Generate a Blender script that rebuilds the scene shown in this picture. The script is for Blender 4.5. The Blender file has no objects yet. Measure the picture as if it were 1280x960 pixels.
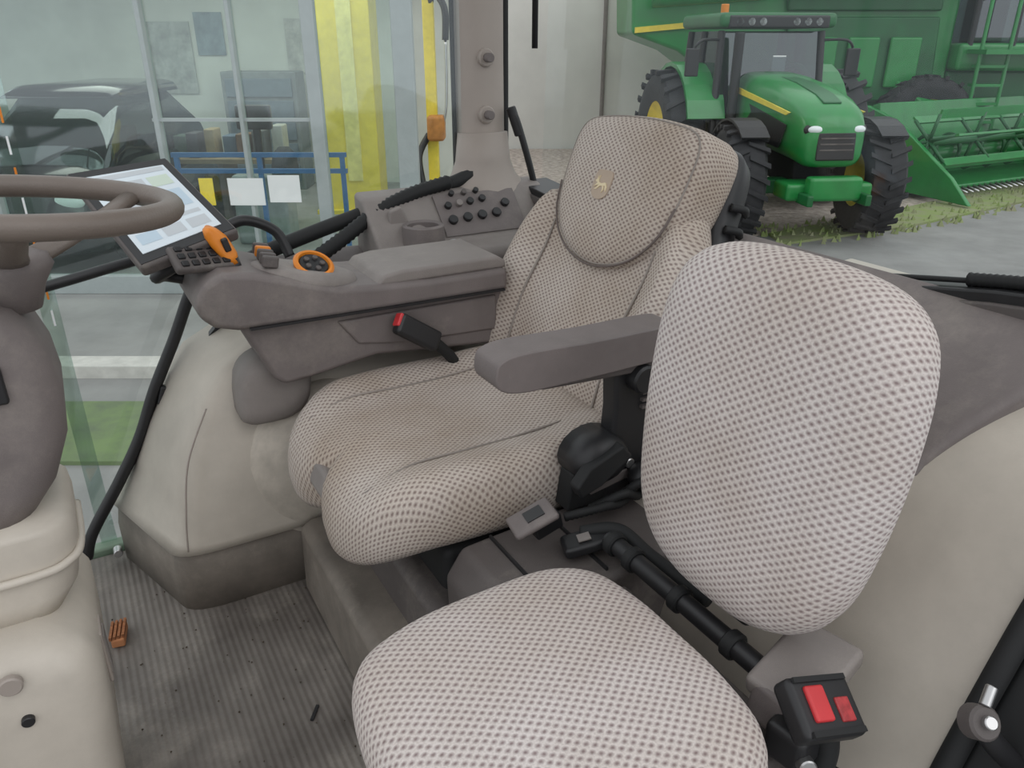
import bpy, bmesh, math, random
from mathutils import Vector, Matrix, Euler
random.seed(4)
C=bpy.context.scene.collection
def lin(c):
    return tuple(((x/255)/12.92 if x/255<=.04045 else ((x/255+.055)/1.055)**2.4) for x in c)
# ---------------------------------------------------------------- materials
def mat(name,col,rough=.6,var=.12,nscale=8,bump=0,bscale=200,metal=0,col2=None,emit=0,alpha=1,trans=0,spec=.5,coat=0,dust=0):
    m=bpy.data.materials.new(name);m.use_nodes=True
    nt=m.node_tree;b=nt.nodes['Principled BSDF'];L=nt.links
    c=lin(col)
    tc=nt.nodes.new('ShaderNodeTexCoord')
    n=nt.nodes.new('ShaderNodeTexNoise');n.inputs['Scale'].default_value=nscale;n.inputs['Detail'].default_value=8;n.inputs['Roughness'].default_value=.62
    L.new(tc.outputs['Object'],n.inputs['Vector'])
    r=nt.nodes.new('ShaderNodeValToRGB')
    c2=lin(col2) if col2 else tuple(x*(1-var*2) for x in c)
    r.color_ramp.elements[0].color=(*c2,1);r.color_ramp.elements[0].position=.3
    r.color_ramp.elements[1].color=(*tuple(min(1,x*(1+var*.4)) for x in c),1);r.color_ramp.elements[1].position=.65
    L.new(n.outputs['Fac'],r.inputs['Fac']);out=r.outputs['Color']
    if dust:
        n3=nt.nodes.new('ShaderNodeTexNoise');n3.inputs['Scale'].default_value=3.2;n3.inputs['Detail'].default_value=12;n3.inputs['Roughness'].default_value=.78
        L.new(tc.outputs['Object'],n3.inputs['Vector'])
        r3=nt.nodes.new('ShaderNodeValToRGB');r3.color_ramp.elements[0].position=.52;r3.color_ramp.elements[1].position=.72
        r3.color_ramp.elements[0].color=(0,0,0,1);r3.color_ramp.elements[1].color=(dust,dust,dust,1)
        L.new(n3.outputs['Fac'],r3.inputs['Fac'])
        mx=nt.nodes.new('ShaderNodeMix');mx.data_type='RGBA';L.new(r3.outputs['Color'],mx.inputs[0])
        L.new(out,mx.inputs[6]);mx.inputs[7].default_value=(*lin((196,188,174)),1);out=mx.outputs[2]
    L.new(out,b.inputs['Base Color'])
    b.inputs['Roughness'].default_value=rough;b.inputs['Metallic'].default_value=metal
    b.inputs['Specular IOR Level'].default_value=spec;b.inputs['Coat Weight'].default_value=coat
    if emit:
        L.new(r.outputs['Color'],b.inputs['Emission Color']);b.inputs['Emission Strength'].default_value=emit
    if bump:
        n2=nt.nodes.new('ShaderNodeTexNoise');n2.inputs['Scale'].default_value=bscale;n2.inputs['Detail'].default_value=3
        L.new(tc.outputs['Object'],n2.inputs['Vector'])
        bp=nt.nodes.new('ShaderNodeBump');bp.inputs['Strength'].default_value=bump;bp.inputs['Distance'].default_value=.002
        L.new(n2.outputs['Fac'],bp.inputs['Height']);L.new(bp.outputs['Normal'],b.inputs['Normal'])
    return m
def glass(name,tint,fac=.1):
    m=bpy.data.materials.new(name);m.use_nodes=True;nt=m.node_tree;nt.nodes.clear();L=nt.links
    o=nt.nodes.new('ShaderNodeOutputMaterial');mx=nt.nodes.new('ShaderNodeMixShader')
    t=nt.nodes.new('ShaderNodeBsdfTransparent');g=nt.nodes.new('ShaderNodeBsdfGlossy')
    t.inputs['Color'].default_value=(*tint,1);g.inputs['Roughness'].default_value=.05;g.inputs['Color'].default_value=(.9,.95,1,1)
    mx.inputs[0].default_value=fac
    L.new(t.outputs[0],mx.inputs[1]);L.new(g.outputs[0],mx.inputs[2]);L.new(mx.outputs[0],o.inputs[0]);return m
def fabric(name,base,dot,scale=100,dirt=(.84,.81,.77)):
    m=bpy.data.materials.new(name);m.use_nodes=True;nt=m.node_tree;L=nt.links;b=nt.nodes['Principled BSDF']
    uv=nt.nodes.new('ShaderNodeUVMap');uv.uv_map='UVMap'
    mp=nt.nodes.new('ShaderNodeMapping');mp.inputs['Rotation'].default_value[2]=math.radians(45)
    sc=nt.nodes.new('ShaderNodeMapping');sc.inputs['Scale'].default_value=(.85,1.15,1)
    L.new(uv.outputs[0],sc.inputs[0]);L.new(sc.outputs[0],mp.inputs[0])
    v=nt.nodes.new('ShaderNodeTexVoronoi');v.voronoi_dimensions='2D';v.inputs['Randomness'].default_value=0.06;v.inputs['Scale'].default_value=scale
    L.new(mp.outputs[0],v.inputs['Vector'])
    r=nt.nodes.new('ShaderNodeValToRGB');e=r.color_ramp.elements
    e[0].position=.10;e[0].color=(*lin(dot),1);e[1].position=.46;e[1].color=(*lin(base),1)
    L.new(v.outputs['Distance'],r.inputs['Fac'])
    tc=nt.nodes.new('ShaderNodeTexCoord')
    def mul(a,scale,lo,p0,p1,det=5):
        n=nt.nodes.new('ShaderNodeTexNoise');n.inputs['Scale'].default_value=scale;n.inputs['Detail'].default_value=det
        L.new(tc.outputs['Object'],n.inputs['Vector'])
        r2=nt.nodes.new('ShaderNodeValToRGB');r2.color_ramp.elements[0].color=(*lo,1);r2.color_ramp.elements[0].position=p0;r2.color_ramp.elements[1].color=(1,1,1,1);r2.color_ramp.elements[1].position=p1
        L.new(n.outputs['Fac'],r2.inputs['Fac'])
        mx=nt.nodes.new('ShaderNodeMix');mx.data_type='RGBA';mx.blend_type='MULTIPLY';mx.inputs[0].default_value=1
        L.new(a,mx.inputs[6]);L.new(r2.outputs['Color'],mx.inputs[7]);return mx.outputs[2]
    o=mul(r.outputs['Color'],5,dirt,.32,.64);o=mul(o,420,(.84,.82,.81),.3,.6,2)
    L.new(o,b.inputs['Base Color'])
    b.inputs['Roughness'].default_value=.95;b.inputs['Specular IOR Level'].default_value=.1;b.inputs['Sheen Weight'].default_value=.1
    bp=nt.nodes.new('ShaderNodeBump');bp.inputs['Strength'].default_value=.45;bp.inputs['Distance'].default_value=.002
    L.new(v.outputs['Distance'],bp.inputs['Height']);L.new(bp.outputs['Normal'],b.inputs['Normal'])
    return m
FAB=fabric('seat_fabric',(214,207,203),(146,131,130),112)
FAB2=fabric('seat_fabric_driver',(202,193,184),(136,121,116),118,(.78,.73,.67))
PIPE=mat('piping',(150,142,135),.9)
GRAY=mat('gray_plastic',(116,108,106),.6,.10,9,bump=.25,bscale=500,dust=.22)
GRAY2=mat('gray_plastic_light',(134,127,123),.6,.08,9,bump=.25,bscale=500,dust=.2)
DGRAY=mat('dark_gray_plastic',(92,86,84),.6,.1,bump=.2,bscale=400,dust=.25)
BEIGE=mat('beige_plastic',(194,186,174),.5,.10,5,bump=.1,bscale=300)
BEIGE2=mat('beige_pillar',(160,150,142),.5,.05,5)
BASEG=mat('taupe_base',(128,120,111),.7,.18,10,bump=.2,bscale=100,dust=.3)
BLACK=mat('black_plastic',(34,34,36),.45,.1)
BLACKM=mat('black_rubber',(28,29,30),.7,.1)
ORANGE=mat('orange_plastic',(226,134,36),.45,.08)
RED=mat('red_button',(205,56,60),.4,.08)
METAL=mat('steel',(190,190,190),.3,.05,metal=.9)
WHEELM=mat('steering_rim',(112,102,94),.45,.08,bump=.2,bscale=300)
GREEN=mat('green_paint',(32,132,62),.35,.12,3,coat=.25)
GREEN2=mat('green_paint_dark',(26,100,52),.4,.15,3)
YEL=mat('yellow_paint',(236,214,72),.4,.08)
TYRE=mat('tyre_rubber',(50,50,52),.85,.15,6,bump=.3,bscale=60)
WHITE=mat('white_paper',(236,238,238),.7,.02)
GLAS=glass('window_glass',(.95,.98,.97),.04)
GLASR=glass('side_window_glass',(.94,.98,.96),.09)
GLAST=glass('green_glass',(.88,.95,.92),.06)
GLASD=glass('dark_glass',(.22,.28,.28),.14)
EMB=mat('emblem_tan',(180,162,144),.7,.05);EMB2=mat('emblem_thread',(224,208,172),.7,.05)
LAMP=mat('lamp_lens',(225,232,232),.15,.02)
# ---------------------------------------------------------------- geometry helpers
def grp(name):
    e=bpy.data.objects.new(name,None);C.objects.link(e);e.empty_display_size=.1;return e
def mk(name,vs,fs,m,par=None,smooth=False,bevel=0,sub=0,mtx=None,segs=3,uv=None,solid=0):
    me=bpy.data.meshes.new(name);me.from_pydata([tuple(v) for v in vs],[],fs);me.update()
    bm=bmesh.new();bm.from_mesh(me);bmesh.ops.recalc_face_normals(bm,faces=bm.faces);bm.to_mesh(me);bm.free()
    ob=bpy.data.objects.new(name,me);C.objects.link(ob)
    if isinstance(m,(list,tuple)):
        for q in m: me.materials.append(q)
    else: me.materials.append(m)
    if uv:
        l=me.uv_layers.new(name='UVMap')
        for lp in me.loops: l.data[lp.index].uv=uv[lp.vertex_index]
    if mtx is not None: ob.matrix_world=mtx
    if par is not None: ob.parent=par
    if bevel:
        md=ob.modifiers.new('b','BEVEL');md.width=bevel;md.segments=segs;md.limit_method='ANGLE';md.angle_limit=math.radians(35);md.harden_normals=False
    if smooth or bevel:
        for p in me.polygons: p.use_smooth=True
        if bevel:
            md=ob.modifiers.new('wn','WEIGHTED_NORMAL');md.keep_sharp=True
    return ob
def box(name,c,s,m,par=None,rot=(0,0,0),bevel=0,mtx=None,segs=3):
    x,y,z=[q/2 for q in s]
    vs=[(a,b,d) for a in(-x,x) for b in(-y,y) for d in(-z,z)]
    fs=[(0,1,3,2),(4,6,7,5),(0,4,5,1),(2,3,7,6),(0,2,6,4),(1,5,7,3)]
    M=Matrix.Translation(c)@Euler([math.radians(r) for r in rot]).to_matrix().to_4x4()
    if mtx is not None: M=mtx@M
    return mk(name,vs,fs,m,par,bevel=bevel,mtx=M,segs=segs)
def prism(name,poly,y0,y1,m,par=None,bevel=0,axis='Y',mtx=None,segs=3):
    n=len(poly);vs=[]
    for y in(y0,y1):
        for a,b in poly:
            vs.append({'Y':(a,y,b),'X':(y,a,b),'Z':(a,b,y)}[axis])
    fs=[tuple(range(n)),tuple(range(2*n-1,n-1,-1))]+[(i,(i+1)%n,n+(i+1)%n,n+i) for i in range(n)]
    return mk(name,vs,fs,m,par,bevel=bevel,mtx=mtx,segs=segs)
def crom(pts,n=8,closed=True):
    out=[];N=len(pts);P=[Vector(p) for p in pts]
    rng=range(N) if closed else range(N-1)
    for i in rng:
        if closed: a,b,c,d=P[i-1],P[i],P[(i+1)%N],P[(i+2)%N]
        else: a,b,c,d=P[max(i-1,0)],P[i],P[i+1],P[min(i+2,N-1)]
        for k in range(n):
            t=k/n
            out.append(.5*((2*b)+(c-a)*t+(2*a-5*b+4*c-d)*t*t+(3*b-a-3*c+d)*t**3))
    if not closed: out.append(P[-1])
    return out
def tube(name,pts,r,m,par=None,smooth=True,closed=False,mtx=None,seg=10,rib=0):
    P=crom(pts,8,closed) if smooth and len(pts)>2 or closed else [Vector(p) for p in pts]
    if rib:
        Q=[];L=sum((P[i+1]-P[i]).length for i in range(len(P)-1));n=int(L/rib*2);
        acc=[0]
        for i in range(len(P)-1): acc.append(acc[-1]+(P[i+1]-P[i]).length)
        j=0
        for k in range(n+1):
            s=L*k/n
            while j<len(P)-2 and acc[j+1]<s: j+=1
            t=(s-acc[j])/max(1e-9,acc[j+1]-acc[j]);Q.append(P[j].lerp(P[j+1],min(1,t)))
        P=Q
    n=len(P);vs=[];fs=[];up=Vector((0,0,1))
    prev=None
    for i,p in enumerate(P):
        if closed: t=(P[(i+1)%n]-P[i-1])
        else: t=P[min(i+1,n-1)]-P[max(i-1,0)]
        t.normalize()
        if prev is None:
            a=t.cross(up)
            if a.length<.1: a=t.cross(Vector((1,0,0)))
        else: a=prev-t*prev.dot(t)
        a.normalize();prev=a;b=t.cross(a)
        rr=r*(1.18 if rib and i%2 else 1)
        for k in range(seg):
            q=2*math.pi*k/seg;vs.append(p+a*math.cos(q)*rr+b*math.sin(q)*rr)
    for i in range(n if closed else n-1):
        j=(i+1)%n
        for k in range(seg):
            fs.append((i*seg+k,i*seg+(k+1)%seg,j*seg+(k+1)%seg,j*seg+k))
    if not closed:
        fs.append(tuple(range(seg)));fs.append(tuple(range((n-1)*seg,n*seg)))
    return mk(name,vs,fs,m,par,smooth=True,mtx=mtx)
def lathe(name,prof,m,par=None,c=(0,0,0),rot=(0,0,0),seg=32,mtx=None,smooth=True):
    vs=[];fs=[];n=len(prof)
    for k in range(seg):
        q=2*math.pi*k/seg
        for r,z in prof: vs.append((r*math.cos(q),r*math.sin(q),z))
    for k in range(seg):
        j=(k+1)%seg
        for i in range(n-1): fs.append((k*n+i,k*n+i+1,j*n+i+1,j*n+i))
    M=Matrix.Translation(c)@Euler([math.radians(r) for r in rot]).to_matrix().to_4x4()
    if mtx is not None: M=mtx@M
    o=mk(name,vs,fs,m,par,smooth=smooth,mtx=M)
    bm=bmesh.new();bm.from_mesh(o.data);bmesh.ops.remove_doubles(bm,verts=bm.verts,dist=1e-5);bmesh.ops.recalc_face_normals(bm,faces=bm.faces);bm.to_mesh(o.data);bm.free()
    if smooth:
        md=o.modifiers.new('e','EDGE_SPLIT');md.split_angle=math.radians(40)
    return o
def cyl(name,p,q,r,m,par=None,seg=20,mtx=None,bev=.15):
    p=Vector(p);q=Vector(q);d=q-p;L=d.length
    R=d.to_track_quat('Z','Y').to_matrix().to_4x4()
    M=Matrix.Translation(p)@R
    if mtx is not None: M=mtx@M
    e=min(r*bev,L*.3)
    o=lathe(name,[(0,0),(r-e,0),(r,e),(r,L-e),(r-e,L),(0,L)],m,par,seg=seg)
    o.matrix_world=M
    return o
def loft(name,rings,m,par=None,bevel=0,caps=True,smooth=True,sub=0,mtx=None):
    n=len(rings[0]);vs=[v for r in rings for v in r];fs=[]
    for i in range(len(rings)-1):
        for k in range(n): fs.append((i*n+k,i*n+(k+1)%n,(i+1)*n+(k+1)%n,(i+1)*n+k))
    if caps: fs.append(tuple(range(n)));fs.append(tuple(range((len(rings)-1)*n,len(rings)*n)))
    return mk(name,vs,fs,m,par,smooth=smooth,bevel=bevel,sub=sub,mtx=mtx)
def cushion(name,outline,prof,frame,m,par,hfun=None,pipe_at=None,pipe_r=.003,n=8):
    O=crom([(a,b,0) for a,b in outline],n);cu=sum(p.x for p in O)/len(O);cv=sum(p.y for p in O)/len(O)
    R=sum(math.hypot(p.x-cu,p.y-cv) for p in O)/len(O)
    N=len(O);vs=[];uvs=[];fs=[];cum=0;last=None;rings=[]
    for (f,w) in prof:
        if last: cum+=math.hypot((f-last[0])*R,w-last[1])
        last=(f,w);ring=[]
        for p in O:
            u=cu+(p.x-cu)*f;v=cv+(p.y-cv)*f
            h=hfun(u,v,w) if hfun else 0
            ring.append(Vector(frame(u,v,w+h)));vs.append(ring[-1])
            g=cum/R if cum>0 else 0
            uvs.append((cu+(p.x-cu)*g,cv+(p.y-cv)*g))
        rings.append(ring)
    for i in range(len(prof)-1):
        for k in range(N): fs.append((i*N+k,i*N+(k+1)%N,(i+1)*N+(k+1)%N,(i+1)*N+k))
    ob=mk(name,vs,fs,m,par,smooth=True,uv=uvs)
    if pipe_at is not None:
        r=rings[pipe_at];tube(name+'_piping',[v for v in r[::3]],pipe_r,PIPE,par,closed=True,seg=6)
    return ob

# ================================================================ CAB SHELL  (X = rearwards, Y = towards right side window, Z up, floor = 0)
fl=mat('floor_rubber',(118,112,106),.6,.28,6,bump=0,col2=(84,78,73),dust=.32)
nt=fl.node_tree;tc=[n for n in nt.nodes if n.type=='TEX_COORD'][0]
wv=nt.nodes.new('ShaderNodeTexWave');wv.bands_direction='X';wv.inputs['Scale'].default_value=24;wv.inputs['Distortion'].default_value=.0
nt.links.new(tc.outputs['Object'],wv.inputs['Vector'])
bp=nt.nodes.new('ShaderNodeBump');bp.inputs['Strength'].default_value=.3;bp.inputs['Distance'].default_value=.004
nt.links.new(wv.outputs['Fac'],bp.inputs['Height']);nt.links.new(bp.outputs['Normal'],nt.nodes['Principled BSDF'].inputs['Normal'])
box('floor',(.2,1.03,-.03),(1.9,1.6,.06),fl)
LINER=mat('roof_liner',(205,198,188),.8,.05)
prism('unseen_ceiling',[(.45,.25),(1.25,.25),(1.25,1.92),(.45,1.92)],1.84,1.90,LINER,axis='Z')  # partial cab roof out of view, put in to shade the interior
br=grp('scrub_brush')
box('block',(-.085,1.50,.012),(.026,.062,.02),mat('brush_tan',(190,130,90),.9),br,(0,0,-10),.004)
for i in range(4): box('bristle_row_%d'%i,(-.098+.008*i,1.50,.025),(.005,.055,.008),mat('bristle',(160,104,68),.9,.3,200),br,(0,0,-10))
vs=[];fs=[]
for i in range(110):
    x=random.uniform(-.1,.3);y=random.uniform(.9,1.7);s=random.uniform(.001,.003);b=len(vs);a=random.uniform(0,3)
    for k in range(3): vs.append((x+s*math.cos(a+k*2.1),y+s*math.sin(a+k*2.1),.0015))
    vs.append((x,y,.0015+s));fs+=[(b,b+1,b+2),(b,b+1,b+3),(b+1,b+2,b+3),(b,b+2,b+3)]
mk('dirt_crumbs',vs,fs,mat('dirt',(78,68,56),.9))
box('plastic_strap_scrap',(.21,1.10,.004),(.006,.035,.004),BLACK,None,(0,0,-35))

# steering column + wheel
st=grp('steering_column')
def rr(x0,x1,y0,y1,z,r=.04,n=5):
    pts=[]
    for cx,cy,a0 in((x1-r,y1-r,0),(x0+r,y1-r,90),(x0+r,y0+r,180),(x1-r,y0+r,270)):
        for k in range(n+1):
            a=math.radians(a0+90*k/n);pts.append(Vector((cx+r*math.cos(a),cy+r*math.sin(a),z)))
    return pts
loft('upper_shroud',[rr(-.42,x,1.07,1.27,z,.05) for x,z in((-.13,.545),(-.085,.60),(-.060,.66),(-.052,.72),(-.056,.77),(-.07,.815),(-.085,.84),(-.11,.85))],GRAY,st)
loft('boot',[rr(-.42,x,1.04,1.27,z,.05) for x,z in((-.115,.42),(-.090,.455),(-.080,.50),(-.078,.53),(-.08,.55),(-.092,.56))],BEIGE,st)
tube('boot_fold',[(-.30,1.037,.497),(-.14,1.035,.497),(-.093,1.05,.500),(-.078,1.09,.503),(-.078,1.2,.503)],.006,BEIGE,st)
loft('pedestal',[rr(-.44,x,y,1.27,z,.04) for x,y,z in((-.15,.98,0),(-.115,.97,.06),(-.095,.965,.14),(-.085,.96,.3),(-.083,.96,.375),(-.10,.97,.41),(-.15,1.0,.43))],BEIGE,st)
box('front_slot',(-.083,1.06,.33),(.006,.05,.09),BEIGE2,st,(0,0,0),.003)
box('front_slot_inner',(-.081,1.06,.33),(.006,.035,.07),GRAY2,st,(0,0,0),.002)
cyl('screw_a',(-.185,.962,.40),(-.185,.950,.40),.014,BEIGE2,st)
cyl('screw_b',(-.18,.962,.335),(-.18,.952,.335),.008,BLACK,st)
box('switch_slot',(-.2,1.066,.76),(.18,.012,.05),BLACK,st,(0,0,0),.004)
sw=grp('steering_wheel')
cx,cy,cz=-.052,1.15,.962
tube('rim',[(cx+.178*math.cos(a),cy+.155*math.sin(a),cz-.10*.178*math.cos(a)) for a in [2*math.pi*i/16 for i in range(16)]],.0155,WHEELM,sw,closed=True,seg=14)
loft('hub',[[Vector((cx-.03+r*math.cos(2*math.pi*k/20),cy+r*math.sin(2*math.pi*k/20),z)) for k in range(20)] for r,z in((.03,.83),(.04,.86),(.055,.885),(.05,.90),(.03,.905))],GRAY,sw)
for i,a in enumerate((35,150,270)):
    a=math.radians(a);d=Vector((math.cos(a),math.sin(a)*.88,0))
    w=Vector((-d.y,d.x,0))
    rings=[]
    for t,wd,th in((.03,.028,.012),(.08,.02,.01),(.13,.017,.009),(.170,.022,.010)):
        zc=.885+(cz-.885)*(t/.172)**1.3-.0178*math.cos(a)*(t/.172)
        q=Vector((cx-.03*(1-t/.172)+d.x*t,cy+d.y*t,zc))
        rings.append([q+w*wd*math.cos(b)+Vector((0,0,1))*th*math.sin(b) for b in [2*math.pi*k/12 for k in range(12)]])
    loft('spoke_%d'%(i+1),rings,WHEELM,sw)
cyl('shaft',(cx-.08,cy+.01,.80),(cx-.03,cy,.86),.03,GRAY,sw)

# right hand wheel housing under console
hs=grp('wheel_housing_right')
def hring(xf,xn,yn,z,r=.06,yl=1.80,xr=1.12):
    P=[(xf,yl)]
    for k in range(7):
        t=k/6;a=Vector((xn-(xn-xf)*r*2.2,yn+(yl-yn)*r*2.2));b=Vector((xn,yn));c=Vector((xn+.09,yn))
        q=a.lerp(b,t).lerp(b.lerp(c,t),t);P.append((q.x,q.y))
    P+=[(xr*.5+xn*.5,yn),(xr,yn),(xr,yl)]
    return [Vector((a,b,z)) for a,b in P]
loft('base_skirt',[hring(-.045,.06,1.50,0),hring(-.045,.06,1.50,.10),hring(-.035,.07,1.505,.155)],BASEG,hs)
loft('housing',[hring(*t) for t in((-.045,.055,1.49,.150),(-.03,.075,1.49,.17),(.01,.095,1.50,.25),(.06,.12,1.52,.36),(.12,.17,1.545,.46),(.17,.22,1.57,.52),(.24,.28,1.60,.555),(.32,.36,1.64,.57))],BEIGE,hs)
def ell(name,c,r,m,par,rot=(0,0,0),mtx=None,e=1):
    prof=[(math.sin(math.pi*i/16),-math.cos(math.pi*i/16)) for i in range(17)]
    o=lathe(name,prof,m,par,seg=28)
    for md in list(o.modifiers): o.modifiers.remove(md)
    M=Matrix.Translation(c)@Euler([math.radians(q) for q in rot]).to_matrix().to_4x4()@Matrix.Diagonal((*r,1))
    o.matrix_world=(mtx@M) if mtx is not None else M
    return o
ell('side_bulge',(.40,1.55,.27),(.20,.085,.20),BEIGE,hs,(0,15,0))
kr=[]
for y,s in((1.56,1.0),(1.50,1.0),(1.483,.93),(1.474,.8),(1.471,.5)):
    kr.append([Vector((.30+.075*s*math.copysign(abs(math.cos(t))**.6,math.cos(t))+.02*math.sin(t),y,.495+.075*s*math.copysign(abs(math.sin(t))**.6,math.sin(t)))) for t in [2*math.pi*k/28 for k in range(28)]])
loft('side_pocket_cover',kr,GRAY2,hs)
tube('seam',[(.075,1.488,.17),(.085,1.495,.25),(.11,1.515,.36),(.165,1.54,.46)],.002,BEIGE2,hs)

# pedestal under the seats
pd=grp('seat_pedestal')
prism('lower_step',[(.30,0),(.305,.165),(.33,.18),(.9,.18),(.9,0)],.72,1.47,BASEG,pd,.01)
prism('upper_step',[(.385,.17),(.39,.27),(.41,.285),(.9,.285),(.9,.17)],.74,1.44,DGRAY,pd,.01)
box('suspension_block',(.6,1.18,.32),(.34,.42,.10),BLACKM,pd,bevel=.02)
prism('near_deck',[(.42,.0),(.41,.36),(.44,.405),(.80,.425),(.95,.43),(.95,0)],.735,.93,DGRAY,pd,.012)
box('deck_seam_a',(.60,.835,.4165),(.004,.17,.006),BLACK,pd,(0,-3,0))
box('deck_seam_b',(.49,.835,.411),(.004,.17,.006),BLACK,pd,(0,-3,0))
prism('passenger_box',[(.28,0),(.28,.36),(.31,.395),(.56,.40),(.62,.40),(.62,0)],.39,.73,DGRAY,pd,.012)

# ================================================================ DRIVER SEAT
ds=grp('driver_seat')
def dc_frame(u,v,w): return (.555+u,1.195+v,.50+w)
def dc_h(u,v,w):
    if w<-.03: k=.4
    else: k=1
    h=.020*max(0,min(1,(abs(v)-.13)/.08))*k
    h-=.045*max(0,(-u-.14)/.12)**1.6
    h+=.02*max(0,(u-.1)/.15)
    return h
dout=[(-.285,.10),(-.272,.18),(-.20,.238),(-.08,.262),(.08,.262),(.2,.245),(.255,.18),(.262,.05),(.262,-.05),(.255,-.18),(.2,-.245),(.08,-.265),(-.08,-.265),(-.18,-.25),(-.25,-.20),(-.28,-.12),(-.272,-.03),(-.242,.0),(-.265,.035)]
prof=[(0,-.004),(.12,-.004),(.25,-.003),(.4,-.002),(.55,0),(.66,.001),(.76,.003),(.85,.002),(.92,-.004),(.97,-.018),(.995,-.04),(1,-.065),(.985,-.09),(.95,-.108),(.86,-.115),(.5,-.115),(0,-.115)]
cushion('seat_cushion',dout,prof,dc_frame,FAB2,ds,dc_h)
for s in(-1,1):
    pts=[]
    for u in(-.23,-.15,-.05,.05,.15):
        v=s*(.15+.02*abs(u));pts.append(dc_frame(u,v,.0015+dc_h(u,v,0)))
    tube('cushion_seam_%s'%('l' if s>0 else 'r'),pts,.0020,PIPE,ds,seg=6)
box('seat_pan',(.58,1.195,.385),(.40,.40,.04),GRAY,ds,bevel=.015)
box('front_pan_lip',(.315,1.205,.42),(.05,.09,.05),GRAY2,ds,(0,20,0),.012)
TH=math.radians(23);bx,bz=.80,.455
def db_frame(u,v,w):
    return (bx+v*math.sin(TH)-w*math.cos(TH),1.215+u,bz+v*math.cos(TH)+w*math.sin(TH))
def db_h(u,v,w):
    if w<0: return 0
    hw=.17
    h=.035*max(0,min(1,(abs(u)-hw+.02)/.07))**1.3 if v<.42 else 0
    h+=.018*math.exp(-((v-.16)/.09)**2)
    return h
bo=[(.0,-.02),(.12,-.02),(.20,.0),(.25,.05),(.275,.14),(.285,.24),(.275,.32),(.24,.39),(.19,.46),(.13,.505),(0,.515)]
bout=bo+[(-a*.92,b) for a,b in bo[-2:0:-1]]
prof=[(0,.03),(.15,.03),(.3,.03),(.45,.03),(.6,.031),(.7,.032),(.8,.032),(.88,.030),(.94,.022),(.98,.006),(1,-.014),(1.0,-.035),(.97,-.05),(.9,-.055),(.5,-.055),(0,-.055)]
cushion('back_cushion',bout,prof,db_frame,FAB2,ds,db_h)
for s in(-1,1):
    tube('back_seam_%s'%('l' if s>0 else 'r'),[db_frame(s*.165,v,.034+db_h(s*.165,v,.03)+.0) for v in(.02,.1,.2,.3,.36)],.0025,PIPE,ds,seg=6)
ho=[(0,.290),(.075,.303),(.135,.335),(.175,.385),(.19,.44),(.195,.51),(.190,.555),(.162,.583),(.08,.595),(0,.598)]
hout=ho+[(-a,b) for a,b in ho[-2:0:-1]]
prof=[(0,.062),(.2,.062),(.4,.061),(.6,.059),(.75,.056),(.86,.051),(.94,.043),(.985,.030),(1,.012),(1,-.015),(1,-.035),(.97,-.055),(.9,-.065),(.5,-.068),(0,-.068)]
cushion('headrest',hout,prof,db_frame,FAB2,ds,None,6,.0018)
DSEAM=mat('seam_thread',(110,100,96),.9)
hs2=crom([(a*.985,b,0) for a,b in ho[:5]][::-1]+[(-a*.985,b,0) for a,b in ho[1:5]],6,False)
tube('headrest_seam',[db_frame(p.x*.965,.44+(p.y-.44)*.965,.047) for p in hs2[::2]],.0022,DSEAM,ds,seg=6)
def patch(name,pts,w,m,par,z0=0,sm=True):
    P=crom([(a,b,0) for a,b in pts],5) if sm else [Vector((a,b,0)) for a,b in pts]
    n=len(P);vs=[db_frame(p.x,p.y,w) for p in P]+[db_frame(p.x,p.y,w-.006) for p in P]
    mk(name,vs,[tuple(range(n)),tuple(range(2*n-1,n-1,-1))]+[(i,(i+1)%n,n+(i+1)%n,n+i) for i in range(n)],m,par)
ec=(.022,.447)
patch('emblem_patch',[(ec[0]+x*.027,ec[1]+y*.028) for x,y in((-.85,.95),(0,1.05),(.85,.95),(1.0,.1),(.8,-.7),(0,-1.0),(-.8,-.7),(-1.0,.1))],.0645,EMB,ds)
# leaping stag: head/antlers to +x(left in view), legs stretched
deer=[(.95,.30),(.78,.42),(.72,.78),(.64,.46),(.45,.85),(.52,.42),(.36,.22),(-.05,.14),(-.50,.26),(-.72,.22),(-.95,-.10),(-.98,-.55),(-.80,-.30),(-.66,-.02),(-.48,-.02),(-.62,-.40),(-.40,-.70),(-.42,-.36),(-.25,-.08),(.10,-.14),(.42,-.46),(.80,-.52),(.50,-.30),(.30,-.02),(.62,-.14),(.92,-.30),(.66,.02),(.55,.14),(.80,.20)]
patch('emblem_deer',[(ec[0]+x*.021,ec[1]+y*.021) for x,y in deer],.0662,EMB2,ds,sm=False)
so=[(0,-.0),(.18,.02),(.235,.12),(.235,.3),(.20,.43),(.178,.55),(.13,.58),(0,.585)]
sout=so+[(-a,b) for a,b in so[-2:0:-1]]
cushion('back_shell',sout,[(0,-.052),(.9,-.052),(1,-.055),(1.02,-.075),(.97,-.11),(.8,-.13),(0,-.135)],db_frame,BLACK,ds)
for i in range(6):
    v=.28+.04*i
    tube('shell_rib_%d'%i,[db_frame(-.232+.006*i,v,-.06),db_frame(-.24+.006*i,v+.004,-.085),db_frame(-.225+.006*i,v,-.11)],.008,BLACKM,ds,seg=6)
ar=grp('seat_armrest')
arp=crom([(.475,.725,0),(.487,.740,0),(.53,.745,0),(.65,.740,0),(.79,.738,0),(.815,.728,0),(.82,.705,0),(.80,.685,0),(.7,.681,0),(.58,.681,0),(.51,.684,0),(.478,.698,0)],4)
prism('pad',[(p.x,p.y) for p in arp],.865,.935,GRAY,ar,.014,segs=4)
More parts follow.
